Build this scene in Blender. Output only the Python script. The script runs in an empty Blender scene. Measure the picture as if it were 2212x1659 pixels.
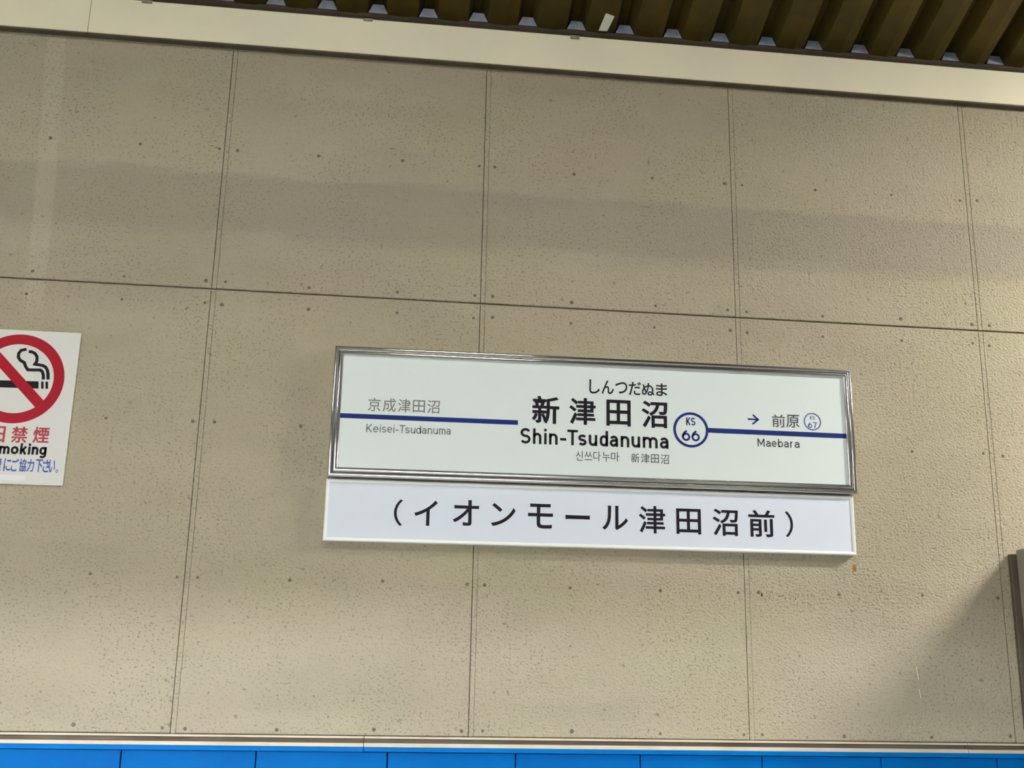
import bpy, bmesh, math, random
from mathutils import Vector, Matrix

random.seed(7)
SC = bpy.context.scene
COL = SC.collection

# ------------------------------------------------------------------ camera
# the wall's front face is the plane y = 0, the camera stands on the -y side;
# Z0 is the height of the wall's horizontal panel joint above the floor
Z0 = 2.65
F_PX = 2300.0
CAM = Vector((-0.27496, -3.49717, -1.17184 + Z0))
RIGHT = Vector((0.993324, -0.113746, 0.019217))
UP = Vector((-0.046436, -0.241773, 0.969221))
FWD = Vector((0.105599, 0.963643, 0.245441))
cd = bpy.data.cameras.new('camera')
cd.sensor_width = 36.0
cd.lens = F_PX / 2212.0 * 36.0
cd.clip_start = 0.05
cam = bpy.data.objects.new('camera', cd)
COL.objects.link(cam)
m3 = Matrix((RIGHT, UP, -FWD)).transposed()
cam.matrix_world = Matrix.Translation(CAM) @ m3.to_4x4()
SC.camera = cam

# ------------------------------------------------------------------ world, exposure
W = bpy.data.worlds.new('evening_sky')
SC.world = W
W.use_nodes = True
bg = W.node_tree.nodes['Background']
bg.inputs[0].default_value = (0.80, 0.88, 1.0, 1)
bg.inputs[1].default_value = 0.10
SC.view_settings.view_transform = 'Standard'
SC.view_settings.look = 'None'
SC.view_settings.gamma = 1.0
SC.view_settings.use_curve_mapping = False
SC.view_settings.exposure = 0.0
SC.cycles.max_bounces = 5
SC.cycles.diffuse_bounces = 3
SC.cycles.glossy_bounces = 3

# lamps of the place: (x, y, z above the panel joint, strength, colour); built as fixtures below
LAMPS = [
    (4.1, -1.35, 1.15, 480.0, (1.0, 0.96, 0.88)),
    (-0.3, -3.3, 1.95, 84.0, (1.0, 0.98, 0.88)),
    (-3.0, -3.3, 1.95, 92.0, (1.0, 0.97, 0.78)),
]

TRAIN_GLOW = 112.0        # lamp strips inside the carriage
WIN_TOP = 2.07           # top of the carriage windows above the floor

# ------------------------------------------------------------------ helpers
def at(px, py, y=0.0):
    """Photo pixel -> point on the plane at depth y."""
    d = RIGHT * ((px - 1106.0) / F_PX) + UP * ((829.5 - py) / F_PX) + FWD
    return CAM + d * ((y - CAM.y) / d.y)

def link(name, me, mat, parent=None):
    o = bpy.data.objects.new(name, me)
    COL.objects.link(o)
    if mat is not None and not me.materials:
        me.materials.append(mat)
    if parent is not None:
        o.parent = parent
        o.matrix_parent_inverse = parent.matrix_basis.inverted() if parent.parent is None else \
            (parent.parent.matrix_basis @ parent.matrix_parent_inverse @ parent.matrix_basis).inverted()
    return o

def mesh_from(bm, smooth=False):
    me = bpy.data.meshes.new('m')
    bm.normal_update()
    bm.to_mesh(me)
    bm.free()
    if smooth:
        for p in me.polygons:
            p.use_smooth = True
    return me

def box_bm(x0, x1, y0, y1, z0, z1, bev=0.0, seg=1, bm=None):
    own = bm is None
    if own:
        bm = bmesh.new()
    vs = [bm.verts.new((x, y, z)) for x in (x0, x1) for y in (y0, y1) for z in (z0, z1)]
    fs = [bm.faces.new([vs[i] for i in q]) for q in
          ((0, 1, 3, 2), (4, 6, 7, 5), (0, 4, 5, 1), (2, 3, 7, 6), (0, 2, 6, 4), (1, 5, 7, 3))]
    if bev > 0:
        es = list({e for f in fs for e in f.edges})
        bmesh.ops.bevel(bm, geom=es, offset=bev, segments=seg, affect='EDGES', profile=0.5)
    return bm

def box(name, x0, x1, y0, y1, z0, z1, mat, parent=None, bev=0.0, seg=1):
    return link(name, mesh_from(box_bm(x0, x1, y0, y1, z0, z1, bev, seg)), mat, parent)

def empty(name, loc):
    o = bpy.data.objects.new(name, None)
    o.location = loc
    o.empty_display_size = 0.1
    COL.objects.link(o)
    return o

def tag(o, label, cat, group=None):
    o['label'] = label
    o['category'] = cat
    if group:
        o['group'] = group
    return o

def structure(o):
    o['kind'] = 'structure'
    return o

# ------------------------------------------------------------------ materials
def mat_new(name, col, rough=0.6, metal=0.0, spec=0.5):
    m = bpy.data.materials.new(name)
    m.use_nodes = True
    b = m.node_tree.nodes['Principled BSDF']
    b.inputs['Base Color'].default_value = (*col, 1)
    b.inputs['Roughness'].default_value = rough
    b.inputs['Metallic'].default_value = metal
    b.inputs['Specular IOR Level'].default_value = spec
    return m

class NT:
    def __init__(s, m):
        s.t = m.node_tree
        s.b = s.t.nodes['Principled BSDF']
    def n(s, typ, **kw):
        nd = s.t.nodes.new(typ)
        for k, v in kw.items():
            setattr(nd, k, v)
        return nd
    def l(s, a, b):
        s.t.links.new(a, b)
    def pos(s, scale=(1, 1, 1), loc=(0, 0, 0)):
        g = s.n('ShaderNodeNewGeometry')
        mp = s.n('ShaderNodeMapping')
        mp.inputs['Scale'].default_value = scale
        mp.inputs['Location'].default_value = loc
        s.l(g.outputs['Position'], mp.inputs['Vector'])
        return mp.outputs[0]
    def noise(s, vec, scale, detail=2.0, rough=0.5):
        nd = s.n('ShaderNodeTexNoise')
        nd.inputs['Scale'].default_value = scale
        nd.inputs['Detail'].default_value = detail
        nd.inputs['Roughness'].default_value = rough
        s.l(vec, nd.inputs['Vector'])
        return nd.outputs[0]
    def remap(s, v, a, b, c=0.0, d=1.0, smooth=True):
        nd = s.n('ShaderNodeMapRange')
        if smooth:
            nd.interpolation_type = 'SMOOTHSTEP'
        for i, x in enumerate((a, b, c, d)):
            nd.inputs[i + 1].default_value = x
        s.l(v, nd.inputs[0])
        return nd.outputs[0]
    def math(s, op, a, b=None):
        nd = s.n('ShaderNodeMath', operation=op)
        for i, x in enumerate((a, b)):
            if x is None:
                continue
            if isinstance(x, (int, float)):
                nd.inputs[i].default_value = x
            else:
                s.l(x, nd.inputs[i])
        return nd.outputs[0]
    def mix(s, fac, a, b, blend='MIX'):
        nd = s.n('ShaderNodeMix', data_type='RGBA', blend_type=blend)
        if isinstance(fac, (int, float)):
            nd.inputs[0].default_value = fac
        else:
            s.l(fac, nd.inputs[0])
        for sock, x in ((nd.inputs[6], a), (nd.inputs[7], b)):
            if isinstance(x, tuple):
                sock.default_value = (*x, 1)
            else:
                s.l(x, sock)
        return nd.outputs[2]
    def bump(s, h, strength, dist):
        nd = s.n('ShaderNodeBump')
        nd.inputs['Strength'].default_value = strength
        nd.inputs['Distance'].default_value = dist
        s.l(h, nd.inputs['Height'])
        s.l(nd.outputs[0], s.b.inputs['Normal'])

def wall_material():
    m = mat_new('painted_board', (0.4, 0.35, 0.25), 0.75, 0, 0.25)
    t = NT(m)
    p = t.pos()
    ph = t.pos((0.55, 1, 1.6))
    base = (0.420, 0.377, 0.272)
    c = t.mix(t.remap(t.noise(ph, 1.7, 3, 0.6), 0.38, 0.64), base, (0.372, 0.332, 0.238))
    c = t.mix(t.remap(t.noise(t.pos((0.7, 1, 1.3), (3, 5, 8)), 2.3, 3), 0.42, 0.66, 0, 0.55), c, (0.395, 0.365, 0.232))
    c = t.mix(t.remap(t.noise(t.pos((0.7, 1, 1.2), (9, 1, 2)), 2.0, 3), 0.45, 0.68, 0, 0.5), c, (0.420, 0.352, 0.262))
    # grey band under the beam zone, with ragged edges
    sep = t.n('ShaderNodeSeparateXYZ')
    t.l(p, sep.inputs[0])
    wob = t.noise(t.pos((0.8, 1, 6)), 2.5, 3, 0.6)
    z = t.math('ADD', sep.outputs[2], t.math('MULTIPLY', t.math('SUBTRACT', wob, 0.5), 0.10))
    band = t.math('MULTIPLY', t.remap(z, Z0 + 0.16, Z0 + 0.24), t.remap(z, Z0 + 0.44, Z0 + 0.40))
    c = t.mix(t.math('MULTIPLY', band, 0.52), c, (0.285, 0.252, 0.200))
    # darker towards the beam, blotchy
    top_dark = t.math('MULTIPLY', t.remap(z, Z0 + 0.50, Z0 + 0.95), t.remap(t.noise(ph, 3.0, 4), 0.25, 0.7, 0.35, 1.0))
    c = t.mix(t.math('MULTIPLY', top_dark, 0.36), c, (0.225, 0.190, 0.128))
    # pale streak left of the notice
    xs = t.math('ADD', sep.outputs[0], t.math('MULTIPLY', sep.outputs[2], 0.043))
    xs = t.math('ADD', xs, t.math('MULTIPLY', t.math('SUBTRACT', t.noise(p, 5, 2), 0.5), 0.02))
    x0 = -1.4835 + 0.043 * Z0
    st = t.math('MULTIPLY', t.remap(xs, x0 - 0.04, x0 - 0.027), t.remap(xs, x0 + 0.036, x0 + 0.026))
    st = t.math('MULTIPLY', st, t.remap(sep.outputs[2], Z0 - 0.20, Z0 - 0.02))
    c = t.mix(t.math('MULTIPLY', st, 0.22), c, (0.56, 0.51, 0.39))
    # stipple pits and small dirt flecks
    pit = t.noise(t.pos((1.0, 1, 1.25)), 115, 2, 0.6)
    fl = t.remap(pit, 0.56, 0.66, 0, 0.62)
    dirt = t.remap(t.noise(t.pos((1, 1, 1), (4, 4, 4)), 3.5, 3), 0.35, 0.62, 0.25, 1.0)
    c = t.mix(t.math('MULTIPLY', fl, dirt), c, (0.150, 0.125, 0.082))
    spk = t.remap(t.noise(t.pos((1, 1, 1), (1, 7, 3)), 46, 2, 0.5), 0.66, 0.73, 0, 0.50)
    c = t.mix(spk, c, (0.14, 0.11, 0.07))
    t.l(c, t.b.inputs['Base Color'])
    h = t.math('ADD', t.math('MULTIPLY', pit, -1.0), t.math('MULTIPLY', t.noise(p, 40, 2), 0.5))
    t.bump(h, 0.9, 0.0065)
    return m

def blotch_material(name, c1, c2, rough, scale=6.0, spec=0.4, bump=0.0, metal=0.0):
    m = mat_new(name, c1, rough, metal, spec)
    t = NT(m)
    c = t.mix(t.remap(t.noise(t.pos(), scale, 4, 0.6), 0.38, 0.68), c1, c2)
    t.l(c, t.b.inputs['Base Color'])
    if bump:
        t.bump(t.noise(t.pos(), 160, 3), bump, 0.002)
    return m

M = {}
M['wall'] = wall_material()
M['joint'] = blotch_material('joint_sealant', (0.40, 0.345, 0.24), (0.34, 0.29, 0.20), 0.75, 14, 0.2)
M['dark_gap'] = mat_new('joint_shadow_gap', (0.055, 0.045, 0.032), 0.9, 0, 0.1)
M['screw'] = blotch_material('screw_filler', (0.16, 0.135, 0.095), (0.11, 0.09, 0.06), 0.7, 60)
M['cream'] = blotch_material('cream_paint', (0.80, 0.74, 0.54), (0.74, 0.69, 0.52), 0.5, 2.2, 0.4)
M['under_beam_shade'] = blotch_material('soffit_shade_brown', (0.10, 0.082, 0.05), (0.07, 0.055, 0.034), 0.8, 9)  # dark brown stands in for the shade under the beam
M['trim'] = blotch_material('cream_trim', (0.56, 0.50, 0.38), (0.47, 0.41, 0.30), 0.55, 5)
M['groove'] = blotch_material('shaded_groove', (0.115, 0.085, 0.055), (0.17, 0.13, 0.085), 0.8, 4)  # dark tone puts the shade of the recess into the colour
M['blue'] = blotch_material('blue_paint', (0.0, 0.110, 0.355), (0.0, 0.096, 0.315), 0.5, 5, 0.05)
M['blue_cap'] = blotch_material('blue_cap_paint', (0.0, 0.135, 0.42), (0.0, 0.12, 0.38), 0.45, 6, 0.06)
M['deck'] = blotch_material('olive_deck', (0.082, 0.057, 0.007), (0.056, 0.040, 0.006), 0.6, 5, 0.3)
M['closure'] = blotch_material('galvanised_closure', (0.30, 0.33, 0.40), (0.23, 0.25, 0.30), 0.5, 30)
M['rust'] = blotch_material('rusty_steel', (0.075, 0.050, 0.026), (0.045, 0.030, 0.018), 0.8, 12)
M['clip'] = blotch_material('clip_steel', (0.30, 0.26, 0.20), (0.20, 0.17, 0.13), 0.5, 60)
M['tab'] = blotch_material('pale_tab', (0.55, 0.55, 0.44), (0.45, 0.45, 0.36), 0.6, 40)
M['face'] = mat_new('sign_face_white', (0.71, 0.785, 0.765), 0.42, 0, 0.4)
M['face2'] = mat_new('lower_face_white', (0.70, 0.76, 0.85), 0.42, 0, 0.4)
M['white_frame'] = mat_new('white_bevel', (0.90, 0.92, 0.90), 0.30, 0, 0.5)
M['steel'] = mat_new('polished_steel', (0.74, 0.73, 0.69), 0.16, 1.0)
M['sign_side'] = mat_new('sign_casing', (0.22, 0.21, 0.18), 0.5, 0.4)
M['black'] = mat_new('black_print', (0.014, 0.012, 0.016), 0.6, 0, 0.12)
M['grey'] = mat_new('grey_print', (0.20, 0.20, 0.20), 0.6, 0, 0.12)
M['dgrey'] = mat_new('dark_grey_print', (0.085, 0.085, 0.10), 0.6, 0, 0.12)
M['navy'] = mat_new('navy_print', (0.014, 0.028, 0.165), 0.6, 0, 0.12)
M['navy2'] = mat_new('faded_navy_print', (0.11, 0.13, 0.36), 0.6, 0, 0.12)
M['notice'] = mat_new('notice_plate_white', (0.73, 0.725, 0.69), 0.22, 0, 0.5)
M['sticker'] = mat_new('sticker_white', (0.80, 0.80, 0.84), 0.5)
M['red'] = mat_new('red_print', (0.36, 0.004, 0.018), 0.3, 0, 0.3)
M['red2'] = mat_new('red_letter_print', (0.36, 0.015, 0.025), 0.4)
M['blue_print'] = mat_new('blue_print', (0.015, 0.07, 0.36), 0.4)
M['board'] = blotch_material('grey_board_paint', (0.33, 0.30, 0.255), (0.27, 0.245, 0.20), 0.6, 4)
M['board_side'] = blotch_material('brown_board_edge', (0.11, 0.09, 0.06), (0.08, 0.065, 0.04), 0.6, 6)
M['tape'] = blotch_material('brown_tape', (0.30, 0.16, 0.025), (0.22, 0.11, 0.02), 0.5, 120)
M['chip'] = blotch_material('rust_chip', (0.14, 0.055, 0.012), (0.06, 0.03, 0.012), 0.8, 40)
M['scratch'] = mat_new('pale_scratch', (0.75, 0.70, 0.58), 0.6)
M['floor'] = blotch_material('platform_concrete', (0.26, 0.245, 0.21), (0.19, 0.18, 0.155), 0.8, 3, 0.3, 0.3)
M['lamp_housing'] = mat_new('lamp_housing_white', (0.75, 0.75, 0.72), 0.4)

# ------------------------------------------------------------------ floor
structure(box('floor', -7, 8, -7.0, 0.25, -0.15, 0.0, M['floor']))

# ------------------------------------------------------------------ back wall: slab, boards, screws, joints
wall = structure(box('wall_back', -3.64, 4.55, 0.024, 0.20, 0.0, Z0 + 1.10, M['dark_gap']))
GAP = 0.0085
BOT = -1.4265
TOPZ = 1.04
bm = bmesh.new()
bmesh.ops.create_cone(bm, cap_ends=True, segments=10, radius1=0.0062, radius2=0.0045, depth=0.0012,
                      matrix=Matrix.Rotation(math.radians(90), 4, 'X'))
SCREW = mesh_from(bm)
SCREW.materials.append(M['screw'])
for k in range(-4, 5):
    for row, (za, zb, rows) in enumerate(((BOT, -0.004, (-0.050, -0.457, -0.957, -1.409)),
                                          (0.004, TOPZ, (0.026, 0.514)))):
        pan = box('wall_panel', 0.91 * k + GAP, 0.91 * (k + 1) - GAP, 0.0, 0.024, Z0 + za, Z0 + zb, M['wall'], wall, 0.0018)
        for zz in rows:
            for ox in (0.036, 0.315, 0.612, 0.880):
                s = link('screw', SCREW, None, pan)
                s.location = (0.91 * k + ox + random.uniform(-.006, .006), -0.0006, Z0 + zz + random.uniform(-.004, .004))
                f = random.uniform(0.75, 1.1)
                s.scale = (f, 1, f)
    if -3 <= k <= 4:
        x = 0.91 * k
        box('joint_filler', x - GAP + 0.0021, x + GAP - 0.0007, 0.0008, 0.022, Z0 + BOT, Z0 - 0.004, M['wall'], wall)
        box('joint_filler', x - GAP + 0.0021, x + GAP - 0.0007, 0.0008, 0.022, Z0 + 0.004, Z0 + TOPZ, M['wall'], wall)
jf = box('joint_filler', -3.64, 4.55, 0.006, 0.023, Z0 - 0.0042, Z0 + 0.0005, M['joint'], wall)

# blue dado boards under the moulding
for k in range(-6, 12):
    xa = 0.142 + 0.3985 * (k - 0)
    if xa < -3.0 or xa > 4.1:
        continue
    box('dado_board', xa + 0.0018, xa + 0.3985 - 0.0018, -0.007, 0.023, 0.0, Z0 - 1.4755, M['blue'], wall, 0.0014)

# moulding between the cream boards and the blue boards: sections butted end to end
mould = structure(empty('trim_1', (0.0, 0.0, Z0 - 1.45)))
def extrude_profile(name, pts, x0, x1, mat, parent):
    bm = bmesh.new()
    a = [bm.verts.new((x0, y, Z0 + z)) for y, z in pts]
    b = [bm.verts.new((x1, y, Z0 + z)) for y, z in pts]
    n = len(pts)
    for i in range(n):
        j = (i + 1) % n
        bm.faces.new((a[i], a[j], b[j], b[i]))
    bm.faces.new(a[::-1]); bm.faces.new(b)
    bmesh.ops.recalc_face_normals(bm, faces=bm.faces)
    return link(name, mesh_from(bm), mat, parent)
L = 1.966
for i in range(-2, 3):
    xa, xb = -0.331 + L * i + 0.001, -0.331 + L * (i + 1) - 0.001
    dz = 0.0008 * (i % 2)
    extrude_profile('moulding_lip', [(0.023, -1.4285), (-0.011, -1.4285), (-0.012, -1.4345), (0.023, -1.4365)], xa, xb, M['trim'], mould)
    extrude_profile('moulding_groove', [(0.023, -1.4367), (0.006, -1.4367), (0.006, -1.4475), (0.023, -1.4475)], xa, xb, M['groove'], mould)
    extrude_profile('moulding_ledge', [(0.023, -1.4477), (-0.014, -1.4477 - dz), (-0.0155, -1.459), (0.023, -1.459)], xa, xb, M['trim'], mould)
    extrude_profile('blue_cap_strip', [(0.023, -1.4592), (-0.0165, -1.4592), (-0.018, -1.461), (-0.018, -1.4725 - dz), (0.023, -1.4735)], xa, xb, M['blue_cap'], mould)

# ------------------------------------------------------------------ cream beam at the head of the wall
beam = structure(empty('trim_2', (0.0, 0.0, Z0 + 0.91)))
for xa, xb in ((-3.64, -1.417), (-1.415, 1.97 + 0.6), (1.972 + 0.6, 4.55)):
    extrude_profile('beam_section', [(0.023, 0.912), (-0.029, 0.912), (-0.031, 0.914), (-0.031, 1.050), (-0.029, 1.053), (0.023, 1.053)], xa, xb, M['cream'], beam)
    box('soffit_shade', xa, xb, -0.0275, -0.0002, Z0 + 0.9065, Z0 + 0.9118, M['under_beam_shade'], beam)  # thin dark strip painted as the beam's shaded underside
for px, py in ((318, -1), (795, 38), (1242, 77)):
    p = at(px, py, -0.035)
    bm = box_bm(p.x - 0.017, p.x + 0.017, -0.0345, -0.0315, p.z - 0.012, Z0 + 1.057)
    box_bm(p.x - 0.017, p.x + 0.017, -0.0345, 0.02, Z0 + 1.0535, Z0 + 1.057, bm=bm)
    box_bm(p.x - 0.017, p.x + 0.013, -0.040, -0.0345, p.z - 0.012, p.z - 0.008, bm=bm)
    link('clip', mesh_from(bm), M['clip'], beam)
bm = box_bm(-3.64, 4.55, 0.064, 0.16, Z0 + 1.04, Z0 + 1.139)
purlin = structure(link('trim_3', mesh_from(bm), M['rust']))
box('added_flute_backing', -3.64, 4.55, 0.166, 0.18, Z0 + 1.04, Z0 + 1.24, M['rust'], purlin)  # added dark backing, keeps the sky from showing through the flutes

# ------------------------------------------------------------------ folded sheet roof
TAN = math.tan(math.radians(20.0))
PITCH = 0.1878
XR0 = -0.604
ROOF_Y0, ROOF_Y1 = 0.16, -4.4
ZR = 1.139                       # underside of the flats at y = 0.06
def roofz(y):
    return Z0 + ZR + (0.06 - y) * TAN
# profile of one pitch, starting at the middle of a flute: (offset across, height)
PROF = [(-0.015, 0.080), (0.015, 0.080), (0.037, 0.000), (0.108, -0.004), (0.1508, 0.010), (0.1728, 0.080)]
bm = bmesh.new()
top = []
for y in (ROOF_Y0, ROOF_Y1):
    for dz in (0.088, 0.103):
        for x in (-3.7, 4.6):
            top.append(bm.verts.new((x, y, roofz(y) + dz)))
for q in ((0, 1, 3, 2), (4, 6, 7, 5), (0, 4, 5, 1), (2, 3, 7, 6), (0, 2, 6, 4), (1, 5, 7, 3)):
    bm.faces.new([top[i] for i in q])
bmesh.ops.recalc_face_normals(bm, faces=bm.faces)
roof = structure(link('ceiling', mesh_from(bm), M['rust']))
bm = bmesh.new()
n = len(PROF)
rows = []
for y in (ROOF_Y0, ROOF_Y1):
    lo = [bm.verts.new((px_, y, roofz(y) + h)) for px_, h in PROF]
    hi = [bm.verts.new((px_, y, roofz(y) + h + 0.0015)) for px_, h in PROF]
    rows.append((lo, hi))
(l0, h0), (l1, h1) = rows
for i in range(n - 1):
    bm.faces.new((l0[i], l0[i + 1], l1[i + 1], l1[i]))
    bm.faces.new((h0[i], h1[i], h1[i + 1], h0[i + 1]))
    bm.faces.new((l0[i], h0[i], h0[i + 1], l0[i + 1]))
    bm.faces.new((l1[i], l1[i + 1], h1[i + 1], h1[i]))
bm.faces.new((l0[0], l1[0], h1[0], h0[0]))
bm.faces.new((l0[-1], h0[-1], h1[-1], l1[-1]))
bmesh.ops.recalc_face_normals(bm, faces=bm.faces)
RIB = mesh_from(bm)
RIB.materials.append(M['deck'])
bm = bmesh.new()
zc = Z0 + ZR
pts = [(-0.036, 0.0), (0.036, 0.0), (0.020, 0.036), (-0.020, 0.036)]
fa = [bm.verts.new((a, 0.060, zc + b)) for a, b in pts]
fb = [bm.verts.new((a, 0.0635, zc + b)) for a, b in pts]
bm.faces.new(fa); bm.faces.new(fb[::-1])
for i in range(4):
    bm.faces.new((fa[i], fb[i], fb[(i + 1) % 4], fa[(i + 1) % 4]))
bmesh.ops.recalc_face_normals(bm, faces=bm.faces)
PLATE = mesh_from(bm)
PLATE.materials.append(M['closure'])
for k in range(-16, 27):
    r = link('roof_sheet', RIB, None, roof)
    r.location.x = XR0 + PITCH * k
    c = link('closure_plate', PLATE, None, roof)
    c.location.x = XR0 + PITCH * k

# pale tab wedged at the beam under the deck
a, b, c_, d = at(1293, 66, -0.034), at(1312, 67, -0.034), at(1328, 35, -0.044), at(1309, 28, -0.044)
bm = bmesh.new()
va = [bm.verts.new(p) for p in (a, b, c_, d)]
vb = [bm.verts.new((v.co.x, v.co.y + 0.004, v.co.z + 0.001)) for v in va]
bm.faces.new(va); bm.faces.new(vb[::-1])
for i in range(4):
    bm.faces.new((va[i], vb[i], vb[(i + 1) % 4], va[(i + 1) % 4]))
bmesh.ops.recalc_face_normals(bm, faces=bm.faces)
bmesh.ops.bevel(bm, geom=list(bm.edges), offset=0.0012, segments=2, affect='EDGES')
tag(link('metal_tab', mesh_from(bm), M['tab']), 'small pale tilted tab sticking up behind the cream beam against the corrugated roof', 'tab')

# ------------------------------------------------------------------ lettering
def ribbon(bm, pts, t, tr):
    """A flat stroke of width t along pts; tr maps (u, v) to a 3-D point."""
    P = [Vector(pts[0])]
    for p in pts[1:]:
        if (Vector(p) - P[-1]).length > 1e-6:
            P.append(Vector(p))
    n = len(P)
    closed = (P[0] - P[-1]).length < 1e-6 and n > 3
    if closed:
        P = P[:-1]; n -= 1
    L_, R_ = [], []
    for i in range(n):
        if closed:
            d0, d1 = P[i] - P[i - 1], P[(i + 1) % n] - P[i]
        else:
            d0 = P[i] - P[i - 1] if i else P[1] - P[0]
            d1 = P[i + 1] - P[i] if i < n - 1 else P[-1] - P[-2]
        d0, d1 = d0.normalized(), d1.normalized()
        tg = (d0 + d1)
        tg = tg.normalized() if tg.length > 1e-6 else d0
        w = t / 2 / max(0.45, tg.dot(d1))
        nn = Vector((-tg.y, tg.x)) * w
        L_.append(bm.verts.new(tr(P[i] + nn))); R_.append(bm.verts.new(tr(P[i] - nn)))
    for i in range(n if closed else n - 1):
        j = (i + 1) % n
        bm.faces.new((R_[i], R_[j], L_[j], L_[i]))

def arc(cx, cy, rx, ry, a0, a1, n=9):
    return [(cx + rx * math.cos(math.radians(a0 + (a1 - a0) * i / n)), cy + ry * math.sin(math.radians(a0 + (a1 - a0) * i / n))) for i in range(n + 1)]

def strokes(ch, w, xh, cap, t):
    """Centre lines of a plain sans letter in a box w wide, base line at 0."""
    l, r, h = t / 2, w - t / 2, t / 2
    m = (l + r) / 2
    rx = (r - l) / 2
    X, C = xh - h, cap - h
    ry = min(rx, (X - h) / 2)
    if ch in 'nh':
        return [[(l, 0), (l, xh if ch == 'n' else cap)], [(l, X - ry)] + arc(m, X - ry, rx, ry, 180, 0) + [(r, 0)]]
    if ch == 'm':
        q = (r - l) / 4
        rr = min(q, X / 2)
        return [[(l, 0), (l, xh)], arc(l + q, X - rr, q, rr, 180, 0) + [(m, 0)], arc(m + q, X - rr, q, rr, 180, 0) + [(r, 0)]]
    if ch == 'u':
        return [[(r, 0), (r, xh)], [(l, xh), (l, h + ry)] + arc(m, h + ry, rx, ry, 180, 360)]
    if ch == 'i':
        return [[(m, 0), (m, xh)], [(m, cap - t * 1.05), (m, cap)]]
    if ch == '-':
        return [[(0, xh * 0.5), (w, xh * 0.5)]]
    if ch == 'T':
        return [[(0, C), (w, C)], [(m, 0), (m, C)]]
    if ch == 'K':
        return [[(l, 0), (l, cap)], [(l, cap * 0.36), (r - t * .1, cap)], [(l + (r - l) * 0.33, cap * 0.52), (r, 0)]]
    if ch == 'M':
        return [[(l, 0), (l, cap)], [(r, 0), (r, cap)], [(l, cap - h * .6), (m, cap * 0.28), (r, cap - h * .6)]]
    if ch == 'N':
        return [[(l, 0), (l, cap)], [(r, 0), (r, cap)], [(l, cap - h), (r, h)]]
    if ch in 'dbg':
        bowl = arc(m, X - ry, rx, ry, 0, 180) + arc(m, h + ry, rx, ry, 180, 360)
        bowl.append(bowl[0])
        if ch == 'd':
            return [bowl, [(r, 0), (r, cap)]]
        if ch == 'b':
            return [bowl, [(l, 0), (l, cap)]]
        dsc = -(cap - xh) * 0.75
        return [bowl, [(r, xh), (r, dsc + ry)] + arc(m, dsc + ry, rx, ry, 0, -150)]
    if ch == 'o':
        bowl = arc(m, X - ry, rx, ry, 0, 180) + arc(m, h + ry, rx, ry, 180, 360)
        return [bowl + [bowl[0]]]
    if ch == 'a':
        b = xh * 0.56
        rb = (b - h) / 2
        top_ = [(r, 0), (r, X - ry)] + arc(m, X - ry, rx, ry, 0, 155)
        bowl = [(r, b)] + arc(l + rb * 1.15, b - rb, rb * 1.15, rb, 90, 270) + [(m, h), (r, h + rb * 0.8)]
        return [top_, bowl]
    if ch == 'e':
        y = xh * 0.52
        return [[(l, y), (r, y)] + arc(m, X - ry, rx, ry, 0, 180) + arc(m, h + ry, rx, ry, 180, 325)]
    if ch in 'sS':
        H = X if ch == 's' else C
        q = (H - h) / 4
        return [arc(m, H - q, rx, q, 25, 270, 12) + arc(m, h + q, rx, q, 90, -155, 12)[1:]]
    if ch == 'r':
        return [[(l, 0), (l, xh)], [(l, X - ry)] + arc(l + rx * 1.3, X - rx * 1.3, rx * 1.3, rx * 1.3, 180, 75)]
    if ch == 'k':
        return [[(l, 0), (l, cap)], [(l, xh * 0.36), (r, xh)], [(l + (r - l) * 0.35, xh * 0.6), (r, 0)]]
    if ch == '6':
        ry6 = rx * 1.0
        ring = arc(m, h + ry6, rx, ry6, 0, 360, 20)
        return [ring, arc(r + rx * .35, h + ry6, rx * 2.35, C - h - ry6, 180, 118, 8)]
    if ch == '7':
        return [[(0, C), (r, C), (l + (r - l) * 0.28, 0)]]
    return []

def place_latin(bm, ch, x0, x1, yb, cap_px, xh_ratio, t_ratio, y):
    """x0..x1: left and right edge in photo pixels, yb: base line pixel at the letter."""
    pm = (x0 + x1) / 2
    A = at(x0, yb - cap_px / 2, y).x
    B = at(x1, yb - cap_px / 2, y).x
    zb = at(pm, yb, y).z
    cap = at(pm, yb - cap_px, y).z - zb
    for s in strokes(ch, B - A, cap * xh_ratio, cap, cap * t_ratio):
        ribbon(bm, s, cap * t_ratio, lambda p: (A + p[0], y, zb + p[1]))

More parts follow.
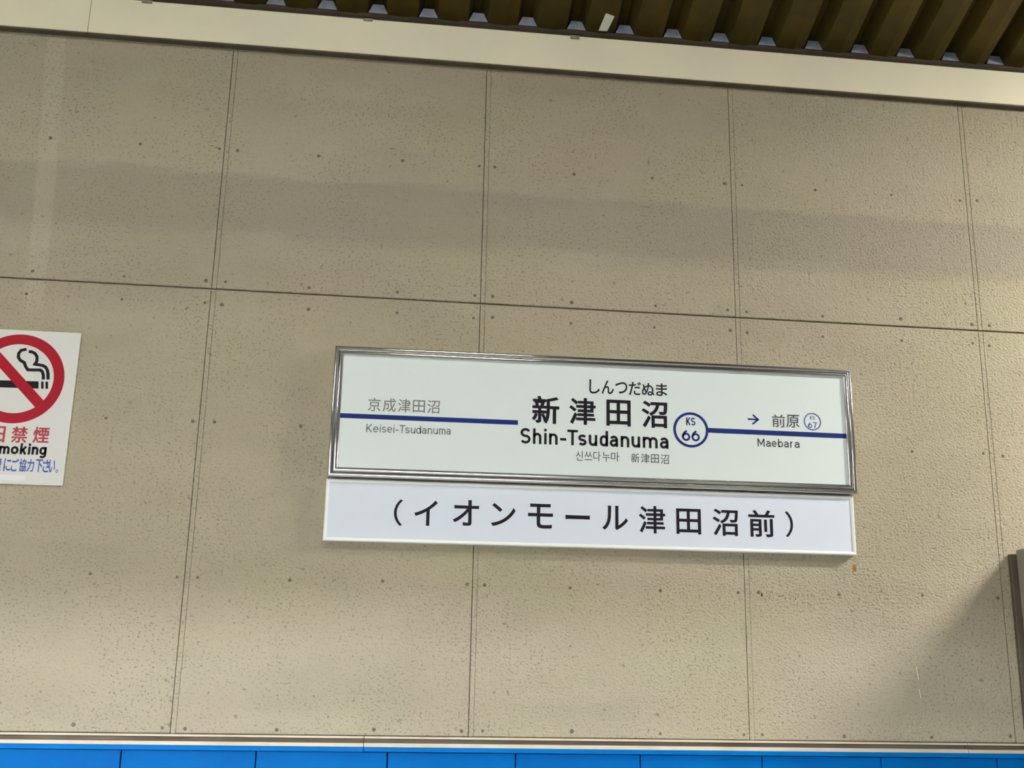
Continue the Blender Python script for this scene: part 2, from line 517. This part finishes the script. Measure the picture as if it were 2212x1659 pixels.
def place_glyph(bm, ch, x0, y0, x1, y1, y, off=0.0, fat=0.0):
    """A glyph of the built-in font fitted to a box given in photo pixels."""
    cu = bpy.data.curves.new('glyph', 'FONT')
    cu.body = ch
    cu.fill_mode = 'FRONT'
    cu.offset = off
    cu.resolution_u = 4
    ob = bpy.data.objects.new('glyph', cu)
    COL.objects.link(ob)
    dg = bpy.context.evaluated_depsgraph_get()
    me = bpy.data.meshes.new_from_object(ob.evaluated_get(dg))
    bpy.data.objects.remove(ob)
    bpy.data.curves.remove(cu)
    if not me.vertices:
        return
    us = [v.co.x for v in me.vertices]; vs = [v.co.y for v in me.vertices]
    ua, ub, va_, vb_ = min(us), max(us), min(vs), max(vs)
    A, B = at(x0, (y0 + y1) / 2, y).x, at(x1, (y0 + y1) / 2, y).x
    T, Bz = at((x0 + x1) / 2, y0, y).z, at((x0 + x1) / 2, y1, y).z
    for k, (dx, dz) in enumerate([(0, 0)] if not fat else [(-fat, 0), (fat, 0), (0, fat * .6), (0, -fat * .6)]):
        vv = [bm.verts.new((A + (u - ua) / (ub - ua) * (B - A) + dx * (B - A), y - 0.00002 * k,
                            Bz + (v - va_) / (vb_ - va_) * (T - Bz) + dz * (T - Bz))) for u, v in zip(us, vs)]
        for p in me.polygons:
            try:
                bm.faces.new([vv[i] for i in p.vertices])
            except ValueError:
                pass
    bpy.data.meshes.remove(me)

def face_camera(bm):
    bm.normal_update()
    for f in bm.faces:
        if f.normal.y > 0:
            f.normal_flip()

def lettering(name, label, mat, parent, fn):
    bm = bmesh.new()
    fn(bm)
    face_camera(bm)
    o = link(name, mesh_from(bm), mat, parent)
    o['label'] = label
    return o

def ring(bm, cx, cz, r, t, y):
    """Ring of outer radius r, width t (metres)."""
    pts = [(cx + (r - t / 2) * math.cos(i * math.pi / 32), cz + (r - t / 2) * math.sin(i * math.pi / 32)) for i in range(64)]
    ribbon(bm, pts + [pts[0]], t, lambda p: (p[0], y, p[1]))

# ------------------------------------------------------------------ station name sign
def frame_mesh(x0, x1, z0, z1, prof, smooth, tilt=0.003):
    """Mitred frame: prof lists (inset from the outer edge, y)."""
    bm = bmesh.new()
    loops = []
    for u, y in prof:
        loops.append([bm.verts.new((x, y, z + tilt * (x - (x0 + x1) / 2))) for x, z in
                      ((x0 + u, z0 + u), (x1 - u, z0 + u), (x1 - u, z1 - u), (x0 + u, z1 - u))])
    for a_, b_ in zip(loops[:-1], loops[1:]):
        for i in range(4):
            j = (i + 1) % 4
            bm.faces.new((a_[i], a_[j], b_[j], b_[i]))
    bmesh.ops.recalc_face_normals(bm, faces=bm.faces)
    me = mesh_from(bm)
    if smooth:
        for p in me.polygons:
            p.use_smooth = True
        me.set_sharp_from_angle(angle=math.radians(50))
    return me

def tilted_box(name, x0, x1, y0, y1, z0, z1, mat, parent, tilt=0.003):
    bm = box_bm(x0, x1, y0, y1, z0, z1)
    for v in bm.verts:
        v.co.z += tilt * (v.co.x - (x0 + x1) / 2)
    return link(name, mesh_from(bm), mat, parent)

SX0, SX1, SZ0, SZ1 = -0.491, 1.298, Z0 - 0.6245, Z0 - 0.1855
YF = -0.041
sign = tag(empty('station_name_sign', (0.4, 0, SZ0)), 'large white station name sign in a polished steel frame with a blue line', 'sign')
bead = lambda u0, u1, yb, hgt, n=7: [(u0 + (u1 - u0) * (1 - math.cos(math.pi * i / n)) / 2, yb - hgt * math.sin(math.pi * i / n)) for i in range(n + 1)]
prof = [(0.0, 0.0), (0.0, -0.040)] + bead(0.0, 0.0150, -0.040, 0.0075)[1:] + bead(0.0150, 0.0310, -0.042, 0.0075)[1:] + [(0.0312, -0.036)]
fr = link('frame', frame_mesh(SX0, SX1, SZ0, SZ1, prof, True), M['steel'], sign)
fr['label'] = 'polished steel frame with two rounded beads'
tilted_box('casing', SX0 + 0.012, SX1 - 0.012, -0.034, 0.0, SZ0 + 0.012, SZ1 - 0.012, M['sign_side'], sign)
face = tilted_box('face_panel', SX0 + 0.030, SX1 - 0.030, YF, -0.0345, SZ0 + 0.030, SZ1 - 0.030, M['face'], sign)
YT = YF - 0.0006
A4 = lambda x: 1110 + x * 0.16727
B4 = lambda y: 800 + y * 0.16727
for ch, x0, x1, y0, y1 in (('新', 240, 582, 335, 685), ('津', 720, 1052, 360, 700), ('田', 1200, 1505, 385, 717), ('沼', 1655, 1980, 400, 740)):
    lettering('kanji_character', 'bold black kanji of the station name', M['black'], face,
              lambda bm: place_glyph(bm, ch, A4(x0), B4(y0), A4(x1), B4(y1), YT, 0.010, 0.014))
def name_kana(bm):
    for ch, x0, x1, y0, y1 in (('し', 975, 1110, 120, 300), ('ん', 1135, 1290, 130, 305), ('つ', 1310, 1465, 152, 300), ('だ', 1485, 1642, 150, 320), ('ぬ', 1655, 1815, 165, 325), ('ま', 1838, 1980, 170, 332)):
        place_glyph(bm, ch, A4(x0), B4(y0), A4(x1), B4(y1), YT, 0.008, 0.006)
lettering('kana_lettering', 'small black kana reading above the name', M['black'], face, name_kana)
def name_latin(bm):
    for ch, x0, x1 in (('S', 85, 217), ('h', 248, 357), ('i', 388, 427), ('n', 455, 566), ('-', 597, 677), ('T', 690, 826), ('s', 832, 940), ('u', 968, 1077),
                       ('d', 1110, 1217), ('a', 1238, 1346), ('n', 1380, 1491), ('u', 1520, 1631), ('m', 1665, 1857), ('a', 1885, 1996)):
        xm = (x0 + x1) / 2
        place_latin(bm, ch, A4(x0), A4(x1), B4(943 + (xm - 85) * 0.0365), 33.5, 0.72, 0.158, YT)
lettering('latin_lettering', 'bold black Latin station name', M['black'], face, name_latin)
def name_korean(bm):
    for ch, x0, x1, y0, y1 in (('신', 800, 890, 1040, 1165), ('쓰', 912, 1012, 1050, 1158), ('다', 1025, 1120, 1045, 1172), ('누', 1143, 1245, 1055, 1178), ('마', 1255, 1362, 1055, 1178)):
        place_glyph(bm, ch, A4(x0), B4(y0), A4(x1), B4(y1), YT, 0.0)
lettering('korean_lettering', 'small thin dark Korean name', M['dgrey'], face, name_korean)
def name_chinese(bm):
    for ch, x0, x1, y0, y1 in (('新', 1515, 1622, 1072, 1192), ('津', 1642, 1752, 1076, 1198), ('田', 1772, 1872, 1085, 1198), ('沼', 1895, 2005, 1088, 1210)):
        place_glyph(bm, ch, A4(x0), B4(y0), A4(x1), B4(y1), YT, 0.0)
lettering('chinese_lettering', 'small thin dark Chinese name', M['dgrey'], face, name_chinese)
A1 = lambda x: 690 + x * 0.29542
B1 = lambda y: 730 + y * 0.29542
def prev_kanji(bm):
    for ch, x0, x1, y0, y1 in (('京', 355, 447, 438, 536), ('成', 464, 560, 442, 540), ('津', 575, 667, 446, 544), ('田', 683, 772, 455, 546), ('沼', 788, 880, 455, 552)):
        place_glyph(bm, ch, A1(x0), B1(y0), A1(x1), B1(y1), YT, 0.004)
lettering('kanji_lettering', 'grey kanji name of the previous station', M['grey'], face, prev_kanji)
def prev_latin(bm):
    for ch, x0, x1 in (('K', 343, 386), ('e', 393, 432), ('i', 440, 450), ('s', 457, 490), ('e', 496, 532), ('i', 540, 550), ('-', 558, 580), ('T', 584, 627), ('s', 628, 660),
                       ('u', 668, 702), ('d', 708, 743), ('a', 750, 783), ('n', 792, 825), ('u', 833, 866), ('m', 875, 922), ('a', 928, 960)):
        place_latin(bm, ch, A1(x0), A1(x1), B1(688 + ((x0 + x1) / 2 - 343) * 0.032), 17.6, 0.73, 0.125, YT)
lettering('latin_lettering', 'grey Latin name of the previous station', M['grey'], face, prev_latin)
A2 = lambda x: 1260 + x * 0.29538
B2 = lambda y: 730 + y * 0.29538
def band_bm(bm, x0, ya, x1, yb, half):
    vs = []
    for px, py in ((x0, ya + half), (x1, yb + half), (x1, yb - half), (x0, ya - half)):
        p = at(px, py, YT)
        vs.append(bm.verts.new((p.x, YT, p.z)))
    bm.faces.new(vs)
lettering('route_line', 'navy blue line towards the previous station', M['navy'], face, lambda bm: band_bm(bm, 732.5, B1(566), A1(1452), B1(619), 5.0))
lettering('route_line', 'navy blue line towards the next station', M['navy'], face, lambda bm: band_bm(bm, A2(912), B2(675), 1829.5, B2(718), 5.1))
pc = at(A2(787), B2(672), YT)
pr = at(A2(787 + 128), B2(676), YT).x - pc.x
def num_mark(bm):
    ring(bm, pc.x, pc.z, pr, pr * 0.145, YT)
lettering('number_ring', 'navy blue ring around the station number', M['navy'], face, num_mark)
def num_txt(bm):
    place_latin(bm, 'K', A2(753), A2(785), B2(638), 16.8, 0.73, 0.15, YT)
    place_latin(bm, 'S', A2(788), A2(820), B2(640), 16.8, 0.73, 0.15, YT)
    place_latin(bm, '6', A2(722), A2(782), B2(753), 25.5, 0.73, 0.16, YT)
    place_latin(bm, '6', A2(792), A2(852), B2(756), 25.5, 0.73, 0.16, YT)
lettering('number_lettering', 'navy KS 66 inside the ring', M['navy'], face, num_txt)
def arrow(bm):
    def P(x, y):
        p = at(A2(x), B2(y), YT)
        return (p.x, p.z)
    w = 0.0058
    tr = lambda p: (p[0], YT, p[1])
    ribbon(bm, [P(1203, 592), P(1274, 597)], w, tr)
    ribbon(bm, [P(1240, 562), P(1279, 597), P(1238, 630)], w, tr)
lettering('arrow', 'navy arrow pointing right', M['navy'], face, arrow)
def next_kanji(bm):
    place_glyph(bm, '前', A2(1380), B2(560), A2(1476), B2(652), YT, 0.006)
    place_glyph(bm, '原', A2(1484), B2(562), A2(1580), B2(656), YT, 0.006)
lettering('kanji_lettering', 'dark grey kanji name of the next station', M['dgrey'], face, next_kanji)
def next_latin(bm):
    for ch, x0, x1 in (('M', 1275, 1326), ('a', 1336, 1370), ('e', 1379, 1414), ('b', 1425, 1460), ('a', 1468, 1502), ('r', 1513, 1537), ('a', 1545, 1581)):
        place_latin(bm, ch, A2(x0), A2(x1), B2(794 + ((x0 + x1) / 2 - 1275) * 0.033), 17.6, 0.73, 0.135, YT)
lettering('latin_lettering', 'dark grey Latin name of the next station', M['dgrey'], face, next_latin)
pc2 = at(A2(1676), B2(612), YT)
pr2 = at(A2(1676 + 63), B2(614), YT).x - pc2.x
def small_mark(bm):
    ring(bm, pc2.x, pc2.z, pr2, pr2 * 0.13, YT)
lettering('number_ring', 'thin navy ring around the next station number', M['navy2'], face, small_mark)
def small_txt(bm):
    place_latin(bm, 'K', A2(1657), A2(1674), B2(597), 8.2, 0.73, 0.14, YT)
    place_latin(bm, 'S', A2(1678), A2(1694), B2(598), 8.2, 0.73, 0.14, YT)
    place_latin(bm, '6', A2(1645), A2(1674), B2(658), 13.0, 0.73, 0.15, YT)
    place_latin(bm, '7', A2(1681), A2(1709), B2(660), 13.0, 0.73, 0.15, YT)
lettering('number_lettering', 'faint navy KS 67 inside the small ring', M['navy2'], face, small_txt)

# ------------------------------------------------------------------ lower sign
LX0, LX1, LZ0, LZ1 = -0.494, 1.2865, Z0 - 0.8305, Z0 - 0.6300
YL = -0.026
low = tag(empty('name_plate_sign', (0.4, 0, LZ0)), 'long white sign with bracketed black lettering mounted under the steel framed station sign', 'sign')
prof = [(0.0, 0.0), (0.0, -0.0265), (0.0012, -0.0290), (0.0040, -0.0302), (0.0105, -0.0285), (0.0125, -0.024)]
fr = link('frame', frame_mesh(LX0, LX1, LZ0, LZ1, prof, False), M['white_frame'], low)
fr['label'] = 'glossy white bevelled rim'
tilted_box('casing', LX0 + 0.008, LX1 - 0.008, -0.0225, 0.0, LZ0 + 0.008, LZ1 - 0.008, M['sign_side'], low)
face2 = tilted_box('face_panel', LX0 + 0.010, LX1 - 0.010, YL, -0.023, LZ0 + 0.010, LZ1 - 0.010, M['face2'], low)
YT2 = YL - 0.0006
LOWER = [(c, A1(x0), B1(y0), A1(x1), B1(y1)) for c, x0, x1, y0, y1 in (
    ('（', 545, 607, 1180, 1374), ('イ', 695, 862, 1188, 1372), ('オ', 978, 1165, 1186, 1372),
    ('ン', 1257, 1432, 1210, 1376), ('モ', 1527, 1706, 1213, 1392), ('ー', 1800, 1977, 1296, 1326))]
LOWER += [(c, A2(x0), B2(y0), A2(x1), B2(y1)) for c, x0, x1, y0, y1 in (
    ('ル', 140, 325, 1228, 1404), ('津', 408, 598, 1230, 1428), ('田', 682, 859, 1250, 1434),
    ('沼', 948, 1131, 1252, 1446), ('前', 1210, 1398, 1260, 1454), ('）', 1478, 1534, 1268, 1457))]
for ch, x0, y0, x1, y1 in LOWER:
    fat = 0.0 if ch in '（ー）' else 0.008
    lettering('character', 'large black character', M['black'], face2, lambda bm: place_glyph(bm, ch, x0, y0, x1, y1, YT2, 0.0075, fat))

# ------------------------------------------------------------------ no smoking notice at the left
NX0, NX1, NZ0, NZ1 = -1.685, -1.3185, Z0 - 0.684, Z0 - 0.1785
YN = -0.007
ns = tag(empty('no_smoking_sign', (-1.5, 0, NZ0)), 'white no smoking notice with a red ring and slash at the left edge', 'sign')
bm = box_bm(NX0, NX1, YN, -0.001, NZ0, NZ1, 0.0012, 2)
plate = link('plate', mesh_from(bm), M['notice'], ns)
CX, CZ, CR = -1.5015, Z0 - 0.3415, 0.1480
YP = YN - 0.0006
lettering('prohibition_ring', 'red prohibition ring', M['red'], plate, lambda bm: ring(bm, CX, CZ, CR, 0.033, YP))
def slash(bm):
    q = CR * 0.82 * math.sqrt(0.5)
    ribbon(bm, [(CX - q, CZ + q), (CX + q, CZ - q)], 0.033, lambda p: (p[0], YP - 0.0003, p[1]))
lettering('prohibition_slash', 'red diagonal bar', M['red'], plate, slash)
A3 = lambda x: x * 0.2412
B3 = lambda y: 680 + y * 0.2412
def cig(bm):
    def P(x, y):
        p = at(A3(x), B3(y), YP)
        return (p.x, p.z)
    tr = lambda p: (p[0], YP, p[1])
    def bar(x0, x1):
        v = [P(x0, 586 + x0 * .03), P(x0, 650 + x0 * .03), P(x1, 650 + x1 * .03), P(x1, 586 + x1 * .03)]
        bm.faces.new([bm.verts.new(tr(p)) for p in v])
    bar(-130, 345); bar(368, 390); bar(407, 430)
    ribbon(bm, [P(*q) for q in ((430, 580), (430, 530), (424, 495), (408, 468), (385, 455), (350, 448), (312, 442), (330, 415), (332, 375), (312, 345), (285, 332), (258, 328))], 0.0098, tr)
    ribbon(bm, [P(*q) for q in ((387, 580), (389, 545), (380, 510), (360, 494), (300, 494), (248, 492), (228, 460), (218, 428), (182, 408), (164, 380), (168, 345), (190, 318), (238, 308))], 0.0098, tr)
lettering('cigarette_pictogram', 'black cigarette with curling smoke', M['black'], plate, cig)
def shuujitsu(bm):
    for ch, x0 in (('終', -282), ('日', -82), ('禁', 105), ('煙', 299)):
        place_glyph(bm, ch, A3(x0 + (12 if ch == '日' else 0)), B3(1000 + x0 * .02), A3(x0 + (126 if ch == '日' else 140)), B3(1142 + x0 * .02), YP, 0.003, 0.022)
lettering('red_lettering', 'bold red Japanese lettering', M['red2'], plate, shuujitsu)
def smoking(bm):
    for ch, x0, x1 in (('N', -250, -172), ('o', -160, -92), ('S', -55, 5 - 20), ('m', -6, 88), ('o', 98, 168), ('k', 180, 243), ('i', 252, 274), ('n', 286, 346), ('g', 355, 419)):
        place_latin(bm, ch, A3(x0), A3(x1), B3(1246 + x0 * .025), 24.0, 0.72, 0.20, YP)
lettering('latin_lettering', 'bold black Latin lettering', M['black'], plate, smoking)
def kyouryoku(bm):
    xs = [(-52, '煙'), (34, 'に'), (101, 'ご'), (172, '協'), (242, '力'), (318, '下'), (383, 'さ'), (440, 'い')]
    xs = [(-118, '禁')] + xs
    for x0, ch in xs:
        place_glyph(bm, ch, A3(x0), B3(1286 + x0 * .03), A3(x0 + (62 if x0 < 400 else 52)), B3(1398 + x0 * .03), YP, 0.003, 0.024)
    place_glyph(bm, '。', A3(498), B3(1385), A3(520), B3(1416), YP, 0.006)
lettering('blue_lettering', 'bold blue Japanese lettering', M['blue_print'], plate, kyouryoku)
a, b = at(A3(-150), B3(1424), YP), at(A3(225), B3(1490), YP)
box('sticker', a.x, b.x, YN - 0.0005, YN, b.z, a.z, M['sticker'], plate)

# ------------------------------------------------------------------ cabinet at the right edge
cab = tag(empty('cabinet', (2.3, -0.4, 0)), 'tall grey cabinet standing against the wall at the lower right edge', 'cabinet')
pb = at(2193, 1187, -0.022)
box('back_frame', 1.842, 2.75, -0.020, -0.0005, 0.03, Z0 - 0.807, M['board_side'], cab, 0.002)
box('body', pb.x, pb.x + 0.92, -0.72, -0.022, 0.06, pb.z, M['board'], cab, 0.006, 2)
box('front_door', pb.x + 0.015, pb.x + 0.905, -0.745, -0.721, 0.10, pb.z - 0.02, M['board'], cab, 0.004, 2)
box('plinth', pb.x + 0.03, pb.x + 0.89, -0.69, -0.03, 0.0, 0.059, M['board_side'], cab)

# ------------------------------------------------------------------ small marks on the wall
a, b = at(1841.5, 1220, 0), at(1850, 1234.5, 0)
tag(box('tape_scrap', a.x, b.x, -0.0008, -0.0001, b.z, a.z, M['tape']), 'tiny brown tape scrap on the wall below the right end of the signs', 'tape')
bm = bmesh.new()
A5 = lambda x: 1250 + x * 0.30675
B5 = lambda y: 1150 + y * 0.30675
def chip(px, py, w, h, rot=0.0):
    p = at(px, py, 0)
    n_ = 6
    vs = [bm.verts.new((p.x + w * math.cos(2 * math.pi * i / n_ + rot) * random.uniform(.7, 1.2), -0.0011,
                        p.z + h * math.sin(2 * math.pi * i / n_ + rot) * random.uniform(.7, 1.2))) for i in range(n_)]
    bm.faces.new(vs)
for x, y, w, h in ((1288, 438, .0035, .0075), (1322, 425, .0012, .004), (1350, 422, .0014, .004), (1342, 460, .0014, .004), (1310, 470, .001, .002), (1372, 462, .0012, .002),
                   (1412, 450, .003, .002), (1440, 445, .0014, .004), (1452, 470, .001, .002), (1482, 436, .001, .003), (1510, 458, .001, .003), (1526, 468, .002, .003),
                   (1545, 445, .001, .0025), (1580, 446, .002, .0016), (1610, 440, .001, .003), (1636, 442, .003, .0018), (1656, 452, .0012, .003), (1840, 460, .0018, .003),
                   (1940, 488, .0015, .0022), (1960, 490, .001, .002), (1972, 470, .0014, .007)):
    chip(A5(x), B5(y), w, h)
face_camera(bm)
o = link('paint_chips', mesh_from(bm), M['chip'], wall)
o['kind'] = 'stuff'
o['label'] = 'row of rusty chips in the paint'
bm = bmesh.new()
for x0, y0, x1, y1 in ((1979, 1440, 1984, 1468), (1985, 1489, 1989, 1508)):
    p, q = at(x0, y0, 0), at(x1, y1, 0)
    ribbon(bm, [(p.x, p.z), ((p.x + q.x) / 2 + .0003, (p.z + q.z) / 2), (q.x, q.z)], 0.0022, lambda v: (v[0], -0.001, v[1]))
face_camera(bm)
o = link('paint_scratches', mesh_from(bm), M['scratch'], wall)
o['kind'] = 'stuff'

# ------------------------------------------------------------------ lit train carriage standing behind the camera
def glow_material(name, col, strength):
    m = bpy.data.materials.new(name)
    m.use_nodes = True
    nt = m.node_tree
    nt.nodes.remove(nt.nodes['Principled BSDF'])
    e = nt.nodes.new('ShaderNodeEmission')
    e.inputs[0].default_value = (*col, 1)
    e.inputs[1].default_value = strength
    nt.links.new(e.outputs[0], nt.nodes['Material Output'].inputs[0])
    return m

M['car_body'] = mat_new('carriage_body', (0.35, 0.36, 0.37), 0.4, 0.3)
M['car_inside'] = mat_new('carriage_lining', (0.62, 0.60, 0.54), 0.6)
M['car_lamp'] = glow_material('carriage_lamp_glow', (0.92, 0.97, 1.10), TRAIN_GLOW)
car = tag(empty('train_carriage', (-2.0, -5.1, 0)), 'lit train carriage standing across from the wall', 'train')
CY0, CY1, CXA, CXB = -6.6, -3.75, -6.2, 3.0
box('floor_deck', CXA, CXB, CY0, CY1, 0.02, 0.10, M['car_body'], car)
box('roof_shell', CXA, CXB, CY0, CY1, 2.52, 2.62, M['car_inside'], car)
box('far_side', CXA, CXB, CY0, CY0 + 0.06, 0.10, 2.52, M['car_inside'], car)
box('side_panel', CXA, CXB, CY1 - 0.06, CY1, 0.10, 0.92, M['car_body'], car)
box('side_panel', CXA, CXB, CY1 - 0.06, CY1, WIN_TOP, 2.52, M['car_body'], car)
box('side_panel', 0.25, CXB, CY1 - 0.06, CY1, 0.92, WIN_TOP, M['car_body'], car)
for x in (CXA, -4.4, -2.45, -0.5):
    box('window_pillar', x, x + 0.10, CY1 - 0.06, CY1, 0.92, WIN_TOP, M['car_body'], car)
for y in (-4.75, -5.75):
    box('lamp_strip', CXA + 0.2, -0.15, y - 0.08, y + 0.08, 2.27, 2.36, M['car_lamp'], car)

# ------------------------------------------------------------------ hanging lamps over the track side
def make_lamp(x, y, z, strength, col, label):
    lm = tag(empty('hanging_light', (x, y, Z0 + z)), label, 'lamp', 'hanging lights along the platform')
    z = Z0 + z
    bm = box_bm(x - 0.64, x + 0.64, y - 0.11, y + 0.11, z, z + 0.07, 0.008)
    link('housing', mesh_from(bm), M['lamp_housing'], lm)
    m = glow_material('lamp_glow', col, strength)
    box('diffuser', x - 0.61, x + 0.61, y - 0.075, y + 0.075, z - 0.03, z - 0.0005, m, lm)
    for s in (-0.5, 0.5):
        zt = roofz(y) + 0.012
        box('hanger_rod', x + s - 0.006, x + s + 0.006, y - 0.006, y + 0.006, z + 0.07, zt, M['lamp_housing'], lm)

for (x, y, z, s, c), lab in zip(LAMPS, ('white hanging light close to the wall right of the cabinet', 'white hanging light in front of the station sign',
                                        'warm white hanging light in front of the no smoking notice')):
    make_lamp(x, y, z, s, c, lab)
